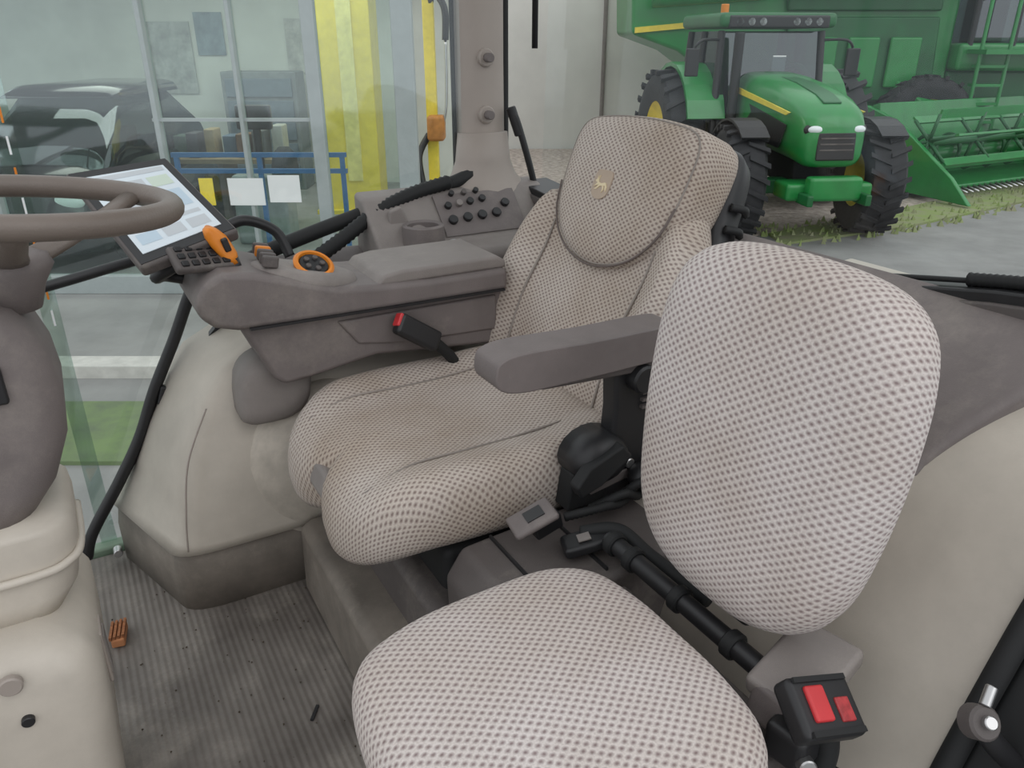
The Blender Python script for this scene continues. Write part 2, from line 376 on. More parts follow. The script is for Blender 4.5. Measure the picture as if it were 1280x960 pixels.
prism('under_trim',[(.52,.688),(.79,.692),(.79,.673),(.74,.664),(.56,.674)],.875,.925,DGRAY,ar,.005)
prism('post',[(.70,.69),(.775,.69),(.785,.60),(.775,.50),(.74,.44),(.69,.43),(.70,.52),(.705,.6)],.885,.925,BLACK,ar,.008)
cyl('pivot',(.745,.86,.655),(.745,.93,.655),.024,BLACK,ar)
for i in range(5): box('adjust_tooth_%d'%i,(.765,.882,.65-.013*i),(.022,.01,.005),DGRAY,ar)
rc=grp('seat_adjuster')
loft('recliner_cover',[[Vector((.680+r*math.cos(a)*.95,y,.520+r*math.sin(a)*.75)) for a in [2*math.pi*k/18 for k in range(18)]] for y,r in((.93,.060),(.885,.058),(.868,.048),(.862,.033))],BLACK,rc)
prism('lever',[(.61,.50),(.635,.53),(.70,.555),(.72,.53),(.66,.49),(.62,.478)],.85,.875,BLACKM,rc,.005)
prism('bracket',[(.62,.43),(.63,.50),(.80,.52),(.82,.43)],.89,.93,BLACKM,rc,.005)
box('bracket_slot',(.70,.886,.47),(.08,.006,.02),DGRAY,rc,(0,-8,0),.003)
cyl('bracket_bolt',(.74,.89,.495),(.74,.88,.495),.009,METAL,rc)
ell('knob',(.755,.865,.475),(.026,.026,.024),BLACK,rc)
for i in range(3): tube('harness_%d'%i,[(.60+.05*i,.87,.44),(.66+.04*i,.845,.455+.012*i),(.72+.03*i,.86,.445),(.80,.88,.50)],.007,BLACKM,rc,rib=.008)
pdl=grp('adjuster_paddle')
box('paddle',(.53,.855,.470),(.075,.055,.012),GRAY,pdl,(0,-22,-10),.005)
box('paddle_icon',(.532,.855,.478),(.03,.026,.002),BLACK,pdl,(0,-22,-10))
box('stem',(.56,.86,.447),(.05,.02,.03),BLACK,pdl,(0,-15,0),.004)
box('latch_lever',(.60,.80,.437),(.085,.045,.02),BLACK,pdl,(0,-12,-20),.007)
box('latch_icon',(.59,.80,.448),(.02,.018,.002),GRAY2,pdl,(0,-12,-20))

# ================================================================ PASSENGER SEAT
ps=grp('passenger_seat')
def pc_frame(u,v,w):return(.357+u*.95,.527+v*.97,.508+w)
pout=[(-.215,0),(-.208,.10),(-.18,.165),(-.10,.197),(.02,.205),(.12,.200),(.178,.16),(.198,.08),(.200,0),(.198,-.08),(.178,-.16),(.12,-.200),(.02,-.208),(-.10,-.20),(-.18,-.165),(-.208,-.10)]
prof=[(0,.012),(.12,.012),(.25,.011),(.4,.009),(.55,.007),(.68,.004),(.78,.001),(.86,-.003),(.92,-.009),(.965,-.02),(.99,-.035),(1,-.052),(.99,-.07),(.96,-.085),(.88,-.092),(.5,-.092),(0,-.092)]
cushion('seat_cushion',pout,prof,pc_frame,FAB,ps)
PT=math.radians(7)
def pb_frame(u,v,w):
    u*=.95;v*=.97
    return(.603+v*math.sin(PT)-w*math.cos(PT),.560+u,.486+v*math.cos(PT)+w*math.sin(PT))
po=[(0,0),(.068,.006),(.128,.034),(.166,.09),(.184,.18),(.191,.28),(.187,.37),(.166,.430),(.112,.462),(0,.472)]
pbo=po+[(-a,b) for a,b in po[-2:0:-1]]
prof=[(0,.03),(.12,.03),(.25,.029),(.4,.027),(.55,.024),(.68,.020),(.78,.015),(.86,.008),(.92,0),(.965,-.012),(.99,-.026),(1,-.042),(.985,-.06),(.94,-.07),(.5,-.072),(0,-.072)]
def pb_h(u,v,w):
    return -.004*math.exp(-((abs(u)-.105-.04*max(0,v-.1))/.008)**2)*(1 if .04<v<.22 else 0) if w>0 else 0
cushion('back_cushion',pbo,prof,pb_frame,FAB,ps,pb_h)
box('back_support',(.665,.56,.59),(.03,.10,.25),BLACK,ps,(0,7,0),.01)
cyl('hinge_tube',(.615,.42,.455),(.615,.77,.455),.014,BLACK,ps)
for i,y in enumerate((.44,.50,.60,.70,.745)): cyl('collar_%d'%i,(.615,y,.455),(.615,y+.018,.455),.019,BLACKM,ps)
box('hinge_cover',(.645,.425,.470),(.125,.085,.028),GRAY2,ps,(0,-10,12),.008)
box('hinge_arm',(.60,.42,.445),(.05,.05,.05),GRAY,ps,(0,10,0),.008)
tube('belt_webbing',[(.60,.82,.44),(.64,.78,.455),(.655,.72,.44),(.66,.60,.44)],.012,BLACKM,ps)

bk=grp('seat_belt_buckle')
B=Matrix.Translation((.602,.370,.482))@Euler((math.radians(30),math.radians(14),math.radians(-10))).to_matrix().to_4x4()
box('housing',(0,0,0),(.088,.066,.030),BLACK,bk,bevel=.008,mtx=B)
box('release_button',(-.014,.002,.016),(.026,.038,.008),RED,bk,bevel=.003,mtx=B)
box('label_red',(.020,-.006,.015),(.020,.026,.005),mat('red_label',(180,60,62),.4,.25,120),bk,bevel=.002,mtx=B)
box('bezel_side',(0,.028,.015),(.074,.006,.006),BLACKM,bk,mtx=B)
box('bezel_side_b',(0,-.028,.015),(.074,.006,.006),BLACKM,bk,mtx=B)
box('belt_anchor',(.60,.385,.435),(.08,.05,.05),BLACK,bk,(0,0,10),.01)
cyl('anchor_bolt',(.575,.36,.43),(.567,.345,.435),.010,METAL,bk)
tube('belt_strap',[(.61,.365,.46),(.615,.36,.42),(.605,.36,.36),(.59,.36,.30)],.014,BLACKM,bk)
tube('wire_loop',[(.59,.375,.41),(.58,.36,.39),(.60,.35,.375),(.64,.355,.38)],.005,BLACKM,bk)

# ================================================================ RIGHT ARM CONSOLE
co=grp('armrest_console')
up=[(.80,.652),(.80,.702),(.62,.702),(.50,.708),(.42,.716),(.34,.742),(.27,.765),(.215,.772),(.18,.755),(.162,.722),(.166,.695),(.19,.672),(.23,.66),(.40,.656),(.6,.654)]
prism('upper_body',up,1.40,1.62,GRAY,co,.022,segs=4)
prism('lower_body',[(.80,.66),(.23,.668),(.262,.60),(.285,.545),(.305,.525),(.36,.53),(.50,.55),(.80,.52)],1.425,1.60,GRAY,co,.012)
prism('lower_recess',[(.78,.64),(.42,.64),(.46,.585),(.55,.57),(.78,.56)],1.418,1.44,GRAY,co,.006)
prism('seam_strip',[(.79,.653),(.79,.658),(.25,.664),(.25,.659)],1.397,1.42,BLACK,co)
prism('arm_pad',[(.50,.700),(.52,.722),(.56,.728),(.78,.728),(.80,.715),(.80,.700)],1.41,1.60,GRAY2,co,.012)
loft('control_island',[[Vector((.38+a*math.cos(t),1.475+b*math.sin(t),z-(a*math.cos(t))*.22)) for t in [2*math.pi*k/28 for k in range(28)]] for a,b,z in((.105,.07,.705),(.105,.07,.73),(.098,.063,.742),(.085,.052,.746))],GRAY2,co)
D=Matrix.Translation((.395,1.462,.745))@Euler((math.radians(28),math.radians(10),0)).to_matrix().to_4x4()
lathe('dial_ring',[(.030,0),(.038,0),(.040,.008),(.036,.012),(.031,.012),(.029,.006)],ORANGE,co,mtx=D)
lathe('dial_face',[(0,.010),(.027,.009),(.031,.004),(.031,0)],BLACK,co,mtx=D)
for i in range(5):
    a=i*1.257;cyl('dial_button_%d'%i,(.016*math.cos(a),.016*math.sin(a),.009),(.016*math.cos(a),.016*math.sin(a),.014),.0055,DGRAY,co,seg=10,mtx=D)
for i in range(5): box('hydraulic_lever_%d'%i,(.31+.002*i,1.44+.028*i,.772),(.03,.014,.022),DGRAY if i!=3 else ORANGE,co,(0,12,0),.004)
lv=grp('speed_lever')
loft('grip',[[Vector((x+r*math.cos(t),y+.014*math.sin(t),z+.3*r*math.sin(t))) for t in [2*math.pi*k/14 for k in range(14)]] for x,y,z,r in((.248,1.47,.775,.012),(.242,1.472,.79,.017),(.234,1.475,.805,.019),(.226,1.478,.822,.019),(.219,1.48,.834,.013),(.217,1.48,.839,.006))],ORANGE,lv)
box('grip_face',(.240,1.462,.808),(.012,.01,.026),BLACK,lv,(0,-15,0),.003)
tube('stem',[(.255,1.47,.75),(.248,1.47,.78)],.012,BLACK,lv)
kp=grp('keypad_panel')
K=Matrix.Translation((.195,1.470,.787))@Euler((math.radians(35),math.radians(5),math.radians(15))).to_matrix().to_4x4()
box('pad_body',(0,0,0),(.11,.06,.018),DGRAY,kp,bevel=.007,mtx=K)
for i in range(5):
    for j in range(3): box('key_%d_%d'%(i,j),(-.038+.019*i,-.018+.018*j,.010),(.013,.012,.006),BLACK,kp,bevel=.002,mtx=K)
tube('support_arm',[(.16,1.50,.775),(.12,1.52,.75),(.14,1.56,.74),(.20,1.56,.72)],.012,BLACK,kp)

# display
mo=grp('touchscreen_monitor')
MS=Vector((.032,-.012,-.006))
TL,TR,BR,BL=[Vector(p)+MS for p in((-.022,1.715,.928),(.158,1.699,.948),(.237,1.49,.836),(.060,1.470,.792))]
def quad(name,q,off,th,m,inset,par,bev=0):
    cc=sum(q,Vector())/4;n=(q[1]-q[0]).cross(q[3]-q[0]).normalized()
    if n.z<0:n=-n
    P=[cc+(p-cc)*inset+n*off for p in q];vs=P+[p-n*th for p in P]
    return mk(name,vs,[(0,1,2,3),(7,6,5,4),(0,1,5,4),(1,2,6,5),(2,3,7,6),(3,0,4,7)],m,par,bevel=bev)
quad('bezel',[TL,TR,BR,BL],0,.028,DGRAY,1.0,mo,.008)
quad('bezel_face',[TL,TR,BR,BL],.0008,.004,BLACK,.95,mo)
SCR=mat('screen_glow',(196,206,212),.2,.03,emit=.18)
quad('screen',[TL,TR,BR,BL],.0022,.004,SCR,.80,mo)
quad('back_box',[TL,TR,BR,BL],-.025,.03,DGRAY,.7,mo,.01)
n=(TR-TL).cross(BL-TL).normalized();n=n if n.z>0 else -n
cc=(TL+TR+BR+BL)/4
def spt(a,b): return TL.lerp(TR,a).lerp(BL.lerp(BR,a),b)+n*.0028
UI=[mat('ui_blue',(172,190,202),.3,.02,emit=.15),mat('ui_gray',(176,182,186),.3,.02,emit=.15),mat('ui_green',(184,198,184),.3,.02,emit=.15)]
for i,(a0,a1,b0,b1,k) in enumerate(((.13,.87,.12,.17,1),(.15,.30,.22,.34,0),(.34,.60,.22,.34,1),(.64,.85,.22,.34,2),(.15,.5,.40,.60,1),(.54,.85,.40,.60,0),(.15,.85,.66,.70,1),(.15,.35,.74,.84,0),(.4,.6,.74,.84,1),(.65,.85,.74,.84,1))):
    P=[spt(a0,b0),spt(a1,b0),spt(a1,b1),spt(a0,b1)]
    mk('screen_tile_%d'%i,P,[(0,1,2,3)],UI[k],mo)
tube('bracket',[tuple(cc-n*.05),(.16,1.57,.78),(.18,1.55,.75)],.014,BLACK,mo)

# ================================================================ RIGHT SIDE
rs=grp('rear_side_console')
prism('body',[(1.62,.50),(1.63,.66),(1.645,.685),(1.70,.695),(1.74,.74),(1.80,.80),(1.86,.81),(1.86,.50)],.62,1.13,GRAY2,rs,.012,axis='X')
prism('body_front',[(1.64,.50),(1.65,.60),(1.67,.63),(1.86,.68),(1.86,.50)],.36,.63,GRAY,rs,.012,axis='X')
prism('control_face',[(1.705,.706),(1.712,.716),(1.785,.795),(1.79,.79)],.80,1.03,GRAY,rs,.004,axis='X')
lathe('cup_holder',[(.036,-.03),(.038,.028),(.045,.033),(.05,.028),(.052,-.03)],GRAY,rs,c=(.735,1.70,.715))
lathe('cup_holder_floor',[(0,0),(.037,0)],BLACK,rs,c=(.735,1.70,.705))
prism('cup_wall',[(.66,.69),(.67,.775),(.70,.785),(.72,.74),(.75,.73),(.77,.69)],1.745,1.76,GRAY2,rs,.006)
for i,(x,t,r,m) in enumerate(((.83,.25,.012,BLACK),(.872,.28,.012,BLACK),(.914,.30,.012,BLACK),(.956,.32,.012,BLACK),(.83,.62,.009,BLACK),(.862,.65,.009,GRAY2),(.894,.68,.009,BLACK),(.93,.72,.009,BLACK),(.99,.55,.011,BLACK),(.85,.92,.007,BLACK),(.885,.92,.007,DGRAY),(.92,.94,.007,BLACK))):
    y=1.715+.075*t;z=.714+.082*t+.003
    nn=Vector((0,-.74,.67));p=Vector((x,y,z))
    cyl('knob_%d'%i,p-nn*.002,p+nn*.012,r,m,rs,seg=14)
cyl('socket_ring',(.80,1.668,.685),(.80,1.658,.698),.020,METAL,rs);cyl('socket_core',(.80,1.664,.689),(.80,1.656,.702),.014,BLACK,rs)
box('switch_bank',(.90,1.66,.66),(.12,.02,.03),DGRAY,rs,(-15,0,0),.004)
sea=grp('window_seal_right')
tube('seal',[(.20,1.83,.62),(.33,1.83,.675),(.48,1.83,.72),(.68,1.83,.77),(.87,1.83,.81),(.96,1.83,.84)],.018,BLACKM,sea)
tube('corrugated_hose',[(.46,1.77,.665),(.55,1.78,.71),(.65,1.79,.765),(.75,1.80,.80),(.86,1.81,.82)],.016,BLACKM,sea,rib=.014)
tube('grab_bar',[(.42,1.74,.70),(.40,1.76,.755),(.34,1.77,.785),(.29,1.77,.77),(.24,1.77,.73)],.012,BLACK,sea)
gr=grp('grab_rail_right')
tube('rail',[(-.125,1.79,.035),(-.10,1.785,.10),(-.02,1.78,.22),(.04,1.775,.32),(.09,1.77,.43),(.15,1.77,.54),(.20,1.77,.64),(.24,1.77,.70)],.0135,BLACK,gr)
tube('rail_upper',[(-.30,1.78,.66),(-.08,1.78,.69),(.06,1.78,.715),(.2,1.78,.74)],.011,BLACK,gr)
box('catch',(.105,1.765,.415),(.02,.02,.045),BLACK,gr,(0,20,0),.004)
cyl('foot_bolt',(-.06,1.80,.03),(-.06,1.775,.03),.01,METAL,gr)
prism('gusset',[(.20,.52),(.28,.60),(.30,.60),(.24,.53)],1.75,1.77,BLACK,gr)
mk('window_1',[(-.07,1.87,0),(1.0,1.87,0),(1.0,1.87,1.9),(-.07,1.87,1.9)],[(0,1,2,3)],GLASR)
mk('window_2',[(-.9,1.87,0),(-.07,1.87,0),(-.07,1.87,1.9),(-.9,1.87,1.9)],[(0,1,2,3)],GLASR)
wf=grp('window_frame_right')
box('edge_strip',(-.075,1.872,.95),(.035,.012,1.9),glass('edge_tint',(.82,.90,.86),.2),wf)
for i in range(9): box('edge_mark_%d'%i,(-.072,1.862,.60+.06*i),(.004,.002,.035),ORANGE if i%2 else WHITE,wf)
box('bottom_rail',(.05,1.86,-.01),(1.9,.04,.05),mat('sill_green',(120,140,120),.5),wf,bevel=.008)

pl=grp('pillar_rear_right')
def oval(cx,cy,z,a,b,n=24): return [Vector((cx+a*math.cos(2*math.pi*k/n),cy+b*math.sin(2*math.pi*k/n),z)) for k in range(n)]
loft('post',[oval(.992,1.89,z,a,b) for z,a,b in((.50,.12,.07),(.74,.10,.07),(.82,.082,.055),(.88,.070,.05),(1.1,.068,.05),(1.9,.068,.05))],BEIGE2,pl)
loft('collar',[oval(.985,1.86,z,a,b) for z,a,b in((.70,.155,.11),(.755,.15,.095),(.78,.135,.085),(.80,.115,.075),(.825,.092,.062),(.86,.078,.052),(.93,.07,.048))],BEIGE2,pl)
tube('rubber_seal',[(1.070,1.90,.82),(1.070,1.90,1.2),(1.070,1.90,1.9)],.014,BLACKM,pl)
tube('front_seal',[(.916,1.885,.84),(.916,1.885,1.2),(.916,1.885,1.9)],.006,BLACKM,pl)
for i,z in enumerate((.975,1.11)):
    cyl('hook_base_%d'%i,(.985,1.85,z),(.985,1.830,z),.022,BEIGE2,pl);cyl('hook_%d'%i,(.985,1.835,z),(.985,1.81,z),.011,GRAY,pl)
hd=grp('rear_window_handle')
tube('handle',[(1.055,1.84,.985),(1.07,1.83,.96),(1.10,1.82,.86),(1.13,1.82,.76)],.009,BLACK,hd)
cyl('handle_grip',(1.058,1.84,.99),(1.08,1.83,.92),.013,BLACK,hd)
tube('stay',[(1.13,1.84,1.9),(1.13,1.84,1.13)],.008,BLACK,hd,smooth=False)

SL=[(.24,.862),(.40,.850),(.55,.830),(.68,.805),(.82,.778),(1.0,.752),(1.2,.748),(1.45,.758),(1.65,.775),(1.86,.795)]
prism('wall_rear',[(y,z-.012) for y,z in SL]+[(1.86,0),(.24,0)],1.12,1.18,GRAY,axis='X')
rw=grp('window_frame_rear')
prism('sill',[(y,z+.004) for y,z in SL]+[(y,z-.016) for y,z in SL[::-1]],1.085,1.185,BLACK,rw,.004,axis='X')
prism('sill_lip',[(y,z-.012) for y,z in SL]+[(y,z-.034) for y,z in SL[::-1]],1.078,1.11,DGRAY,rw,.004,axis='X')
def slz(y):
    for (a,b),(c,d) in zip(SL,SL[1:]):
        if a<=y<=c: return b+(d-b)*(y-a)/(c-a)
tube('coil_cable',[(1.11,y,slz(y)+.014) for y in(.28,.36,.44,.52,.60)],.009,BLACKM,rw,rib=.009)
tube('coil_tail',[(1.11,y,slz(y)+.012) for y in(.60,.66,.72,.80)],.004,BLACKM,rw)
mk('window_3',[(1.17,y,z) for y,z in SL]+[(1.20,1.86,1.9),(1.20,.24,1.9)],[tuple(range(len(SL)+2))],GLAS)

lh=grp('wheel_housing_left')
pr=crom([(.69,0,0),(.692,.15,0),(.70,.28,0),(.735,.39,0),(.785,.50,0),(.83,.59,0),(.88,.655,0),(.94,.705,0),(1.02,.745,0),(1.12,.77,0),(1.25,.78,0)],5,False)
prism('arch',[(p.x,p.y) for p in pr]+[(1.25,0)],.300,.90,BEIGE,lh,.006)
# gray upper trim panel: surface follows the arch, near edge sweeps outwards towards the rear
pg=[p for p in pr if p.x>.875 and p.x<1.12]
rings=[]
for p in pg:
    t=(p.x-.875)/.24
    y0=.475-.10*t;up_=.014+.045*t*t
    rings.append([Vector((p.x,y0,p.y-.02)),Vector((p.x,y0,p.y+up_-.012)),Vector((p.x,y0+.004,p.y+up_-.004)),Vector((p.x,y0+.014,p.y+up_)),Vector((p.x,1.04,p.y+up_)),Vector((p.x,1.04,p.y-.02))])
rings.insert(0,[v+Vector((-.012,0,-.018)) for v in rings[0]])
loft('top_panel',rings,GRAY,lh,bevel=.004)
tube('door_seal',[(.66,.29,.15),(.70,.29,.28),(.735,.29,.385),(.785,.29,.50),(.83,.29,.59),(.88,.29,.66),(.94,.29,.71),(1.02,.29,.75),(1.15,.29,.78)],.014,BLACKM,lh)
prism('door_step',[(.69,-.1),(.70,.25),(.735,.36),(.785,.47),(.83,.56),(.88,.63),(.94,.68),(1.02,.72),(1.2,.75),(1.2,-.1)],.12,.285,BLACKM,lh,.01)
tube('outer_trim',[(.72,.20,.26),(.76,.20,.36),(.81,.20,.46),(.855,.20,.55),(.92,.20,.63)],.008,DGRAY,lh)
dl=grp('door_latch_striker')
dz=Vector((-.008,0,-.028))
def V(*a): return Vector(a)+dz
cyl('bolt_head',V(.722,.272,.525),V(.716,.255,.54),.018,DGRAY,dl);cyl('bolt_core',V(.718,.258,.537),V(.714,.25,.546),.007,METAL,dl)
tube('arm',[V(.73,.262,.52),V(.75,.25,.49),V(.80,.235,.44),V(.85,.22,.42)],.012,BLACK,dl)
cyl('rod',V(.725,.265,.55),V(.74,.27,.565),.006,METAL,dl)

bu=grp('driver_belt_buckle')
U=Matrix.Translation((.575,1.385,.60))@Euler((math.radians(-20),math.radians(35),0)).to_matrix().to_4x4()
box('housing',(0,0,0),(.105,.028,.045),BLACK,bu,bevel=.008,mtx=U)
box('button',(-.047,0,.006),(.018,.022,.028),RED,bu,bevel=.003,mtx=U)
tube('stalk',[(.61,1.385,.575),(.65,1.39,.53),(.68,1.40,.48)],.012,BLACKM,bu)

# ================================================================ OUTSIDE  (yard frame: local x right, y away)
Y=Matrix.Rotation(math.radians(-30),4,'Z')
G=-1.35
asph=mat('asphalt',(148,148,146),.9,.14,1.2,bump=.4,bscale=40)
box('ground',(0,20,G-.05),(90,70,.1),asph,mtx=Y)
gravel=mat('gravel',(186,174,164),.95,.28,9,bump=.8,bscale=30)
prism('gravel_path',[(-.4,9.6),(3.2,10.5),(5.6,12.0),(8.5,14.1),(14,17.0),(15,19.9),(-.4,19.9)],G,G+.02,gravel,axis='Z',mtx=Y)
gp=mat('grass_moss',(128,146,82),.95,.3,4,bump=.6,bscale=25,col2=(146,142,122))
gp2=mat('grass_verge',(112,132,88),.95,.25,5,bump=.6,bscale=25,col2=(100,112,90))
prism('grass_strip',[(3.6,10.1),(5.7,11.1),(9.0,13.3),(14,15.9),(14,16.98),(8.52,14.08),(5.62,11.98),(3.6,10.7)],G,G+.03,gp,axis='Z',mtx=Y)
# ragged tufts along the strip edge
vs=[];fs=[]
for i in range(420):
    t=random.random()
    if t<.3: x=3.4+2.3*t/.3;y=10.0+1.0*t/.3
    else: q=(t-.3)/.7;x=5.7+6.5*q;y=11.0+4.2*q
    y+=random.uniform(-.18,1.0);s=random.uniform(.02,.06);h=random.uniform(.04,.12);b=len(vs)
    for k in range(4):
        a=k*1.57+random.random();vs.append((x+s*math.cos(a),y+s*math.sin(a),G))
    vs.append((x+random.uniform(-.03,.03),y,G+h));fs+=[(b,b+1,b+4),(b+1,b+2,b+4),(b+2,b+3,b+4),(b+3,b,b+4)]
mk('grass_tufts',vs,fs,gp,mtx=Y)
prism('grass_verge',[(-4.6,4.3),(-1.5,4.3),(-1.5,5.2),(-4.6,5.2)],G,G+.03,gp2,axis='Z',mtx=Y)
box('curb_stone',(-2.2,5.8,G+.05),(6,.22,.12),mat('curb',(204,202,196),.8,.1),bevel=.01,mtx=Y)
wallc=mat('concrete_wall',(226,224,218),.85,.06,.6)
box('wall_yard',(6,20.2,G+3),(19,.3,6.4),wallc,mtx=Y)
box('wall_workshop_back',(-5.2,15.2,G+3),(9.6,.2,6.2),mat('workshop_wall',(206,210,203),.8,.10,.8),mtx=Y)
prism('workshop_roof',[(-10,8.0),(-1.06,8.0),(-.4,15.2),(-10,15.2)],G+4.05,G+4.2,mat('roof_sheet',(150,152,150),.7),axis='Z',mtx=Y)
tl=grp('workshop_fill_light')  # added fill light and housing, unseen, to brighten the workshop interior
box('housing',(-4.2,11.6,G+3.98),(3.2,.3,.08),WHITE,tl,mtx=Y)
la=bpy.data.lights.new('fill_lamp','AREA');la.shape='RECTANGLE';la.size=5;la.size_y=3;la.energy=150;la.color=(1,.98,.94)
lo=bpy.data.objects.new('fill_lamp',la);C.objects.link(lo);lo.matrix_world=Y@Matrix.Translation((-4.2,11.6,G+3.9));lo.parent=tl
cyl('wall_conduit',(2.2,19.98,G),(2.2,19.98,G+6),.05,GRAY2,mtx=Y)
fa=grp('workshop_facade')
ALU=mat('aluminium_frame',(162,170,170),.45,.05)
for i,(x,w) in enumerate(((-1.04,.20),(-1.92,.13),(-2.66,.04),(-3.5,.05),(-5.3,.10),(-6.4,.12))):
    box('mullion_%d'%i,(x,8.0,G+2),(w,.12,4.0),ALU,fa,mtx=Y,bevel=.01)
for i,(z,h) in enumerate(((.10,.2),(3.95,.2))):
    box('transom_%d'%i,(-3.7,8.0,G+z),(5.4,.10,h),ALU,fa,mtx=Y,bevel=.01)
box('door_midrail',(-2.75,8.0,G+1.78),(1.6,.05,.03),ALU,fa,mtx=Y)
box('header_sign',(-4.6,7.9,G+3.35),(3.6,.1,.6),WHITE,fa,mtx=Y)
box('glazing',(-3.7,8.02,G+2),(5.1,.01,3.8),GLAST,fa,mtx=Y)
for i,(x,z,s,m) in enumerate(((-2.70,1.09,.36,WHITE),(-2.31,1.12,.32,WHITE),(-3.10,1.09,.14,YEL))):
    box('notice_%d'%i,(x,7.93,G+z),(s,.01,.27),m,fa,mtx=Y)
BLUE=mat('blue_paint',(52,110,172),.5,.08)
rk=grp('blue_barrier_rack')
for i,z in enumerate((1.12,1.30)): box('rail_%d'%i,(-2.9,9.1,G+z),(2.0,.05,.05),BLUE,rk,mtx=Y)
for i in range(3): box('post_%d'%i,(-3.85+.95*i,9.1,G+.65),(.05,.05,1.3),BLUE,rk,mtx=Y)
wb=grp('workbench')
box('top',(-4.5,11.4,G+.95),(2.6,.7,.06),mat('bench_wood',(150,132,108),.7),wb,mtx=Y)
for i in range(4): box('leg_%d'%i,(-5.7+.8*i,11.4,G+.46),(.07,.6,.92),GRAY,wb,mtx=Y)
cl=[(84,104,126),(120,92,74),(98,100,100),(170,170,162),(76,100,86),(66,66,70),(160,140,104)]
for i in range(11):
    h=random.uniform(.12,.45);box('tool_case_%d'%i,(-5.65+.235*i,11.4+random.uniform(-.1,.1),G+.98+h/2),(random.uniform(.12,.22),.3,h),mat('case_%d'%i,cl[i%7],.5),wb,bevel=.02,mtx=Y)
for i in range(5):
    box('lower_crate_%d'%i,(-5.5+.46*i,11.45,G+.2),(.34,.4,.4),mat('crate_%d'%i,cl[(i+2)%7],.6),wb,bevel=.02,mtx=Y)
tcn=grp('tool_cabinet')
box('carcass',(-4.4,14.6,G+1.0),(1.3,.6,2.0),mat('cabinet_gray',(120,128,130),.5),tcn,mtx=Y,bevel=.02)
for i in range(5): box('drawer_%d'%i,(-4.4,14.28,G+.3+.36*i),(1.15,.04,.3),mat('drawer_%d'%i,(96,112,124),.5),tcn,mtx=Y,bevel=.01)
for i,(x,z,w,h) in enumerate(((-6.2,2.2,.9,1.2),(-5.4,2.6,.5,.7),(-3.6,2.4,.9,.9))):
    box('wall_poster',(x,15.07,G+z),(w,.02,h),mat('poster_%d'%i,[(170,176,172),(120,140,150),(180,182,176)][i],.6,.25,4),mtx=Y)
wd=grp('wheel_balancer')
box('stand',(-3.3,10.4,G+.45),(.7,.5,.9),mat('balancer_gray',(150,156,158),.5),wd,mtx=Y,bevel=.05)
cyl('arm',(-3.3,10.4,G+.9),(-3.3,10.4,G+1.5),.05,BLACK,wd,mtx=Y)
box('panel',(-3.3,10.35,G+1.6),(.45,.1,.3),BLACK,wd,mtx=Y,bevel=.03)
cyl('tyre',(-3.0,10.1,G+.95),(-2.8,10.1,G+.95),.32,TYRE,wd,mtx=Y,seg=28)
lf=grp('car_lift')
prism('column_body',[(-2.92,12.2),(-2.92,12.9),(-2.75,12.9),(-2.75,12.4),(-2.25,12.4),(-2.25,12.9),(-2.05,12.9),(-2.05,12.2)],G,G+3.2,YEL,lf,.015,axis='Z',mtx=Y)
box('base_plate',(-2.5,12.5,G+.03),(1.1,.8,.06),YEL,lf,mtx=Y)
box('column_inner',(-2.42,12.19,G+1.8),(.22,.02,2.6),mat('pale_yellow',(236,226,140),.5),lf,mtx=Y)
cr=grp('workshop_crane')
box('mast',(-1.20,12.2,G+1.6),(.16,.16,2.9),YEL,cr,mtx=Y,bevel=.01)
box('mast_base',(-1.25,12.2,G+.05),(.6,.7,.1),ORANGE,cr,mtx=Y)
tube('jib',[(-1.2,12.2,G+2.9),(-1.1,12.1,G+3.1),(-.95,12.0,G+2.9),(-.95,12.0,G+2.5)],.05,BLACK,cr,mtx=Y)
box('winch',(-1.13,12.05,G+1.3),(.26,.3,.36),mat('winch_orange',(196,132,66),.5,.2,6),cr,mtx=Y,bevel=.05)
tube('winch_arm',[(-1.25,12.1,G+1.2),(-1.4,12.0,G+.9),(-1.35,11.9,G+.5)],.05,BLACK,cr,mtx=Y)
tube('chain',[(-.95,12.0,G+2.5),(-.97,12.0,G+1.6),(-1.1,12.0,G+1.2)],.02,METAL,cr,mtx=Y)
ca=grp('parked_car')
CB=mat('car_paint',(30,33,38),.2,.05,coat=.6)
def car_ring(y,w,z0,z1,r=.3):
    P=[]
    for a in range(0,181,15):
        t=math.radians(a);P.append(Vector((-5.55+w*math.copysign(abs(math.cos(t))**.45,math.cos(t)),y,z0+(z1-z0)*abs(math.sin(t))**.6)))
    return P
loft('body',[car_ring(y,w,G+.3,G+z) for y,w,z in((8.5,.75,.8),(8.65,.9,1.1),(9.4,.95,1.2),(10.2,.95,1.25),(12.2,.95,1.2),(12.8,.85,1.0))],CB,ca,mtx=Y)
loft('cabin',[car_ring(y,w,G+1.0,G+z) for y,w,z in((9.2,.8,1.15),(9.6,.78,1.6),(10.1,.75,1.92),(11.8,.75,1.95),(12.5,.78,1.5))],GLASD,ca,mtx=Y)
loft('roof',[car_ring(y,w,G+1.85,G+z) for y,w,z in((9.9,.66,1.9),(10.2,.7,2.0),(11.9,.7,2.0),(12.1,.66,1.9))],CB,ca,mtx=Y)
for i,(x,y) in enumerate(((-6.45,9.3),(-4.65,9.3),(-6.45,12.0),(-4.65,12.0))):
    cyl('tyre_%d'%i,(x-.1,y,G+.33),(x+.1,y,G+.33),.33,TYRE,ca,mtx=Y,seg=28)
for i,x in enumerate((-6.15,-4.95)): ell('headlamp_%d'%i,(x,8.62,G+.85),(.2,.08,.1),LAMP,ca,mtx=Y)

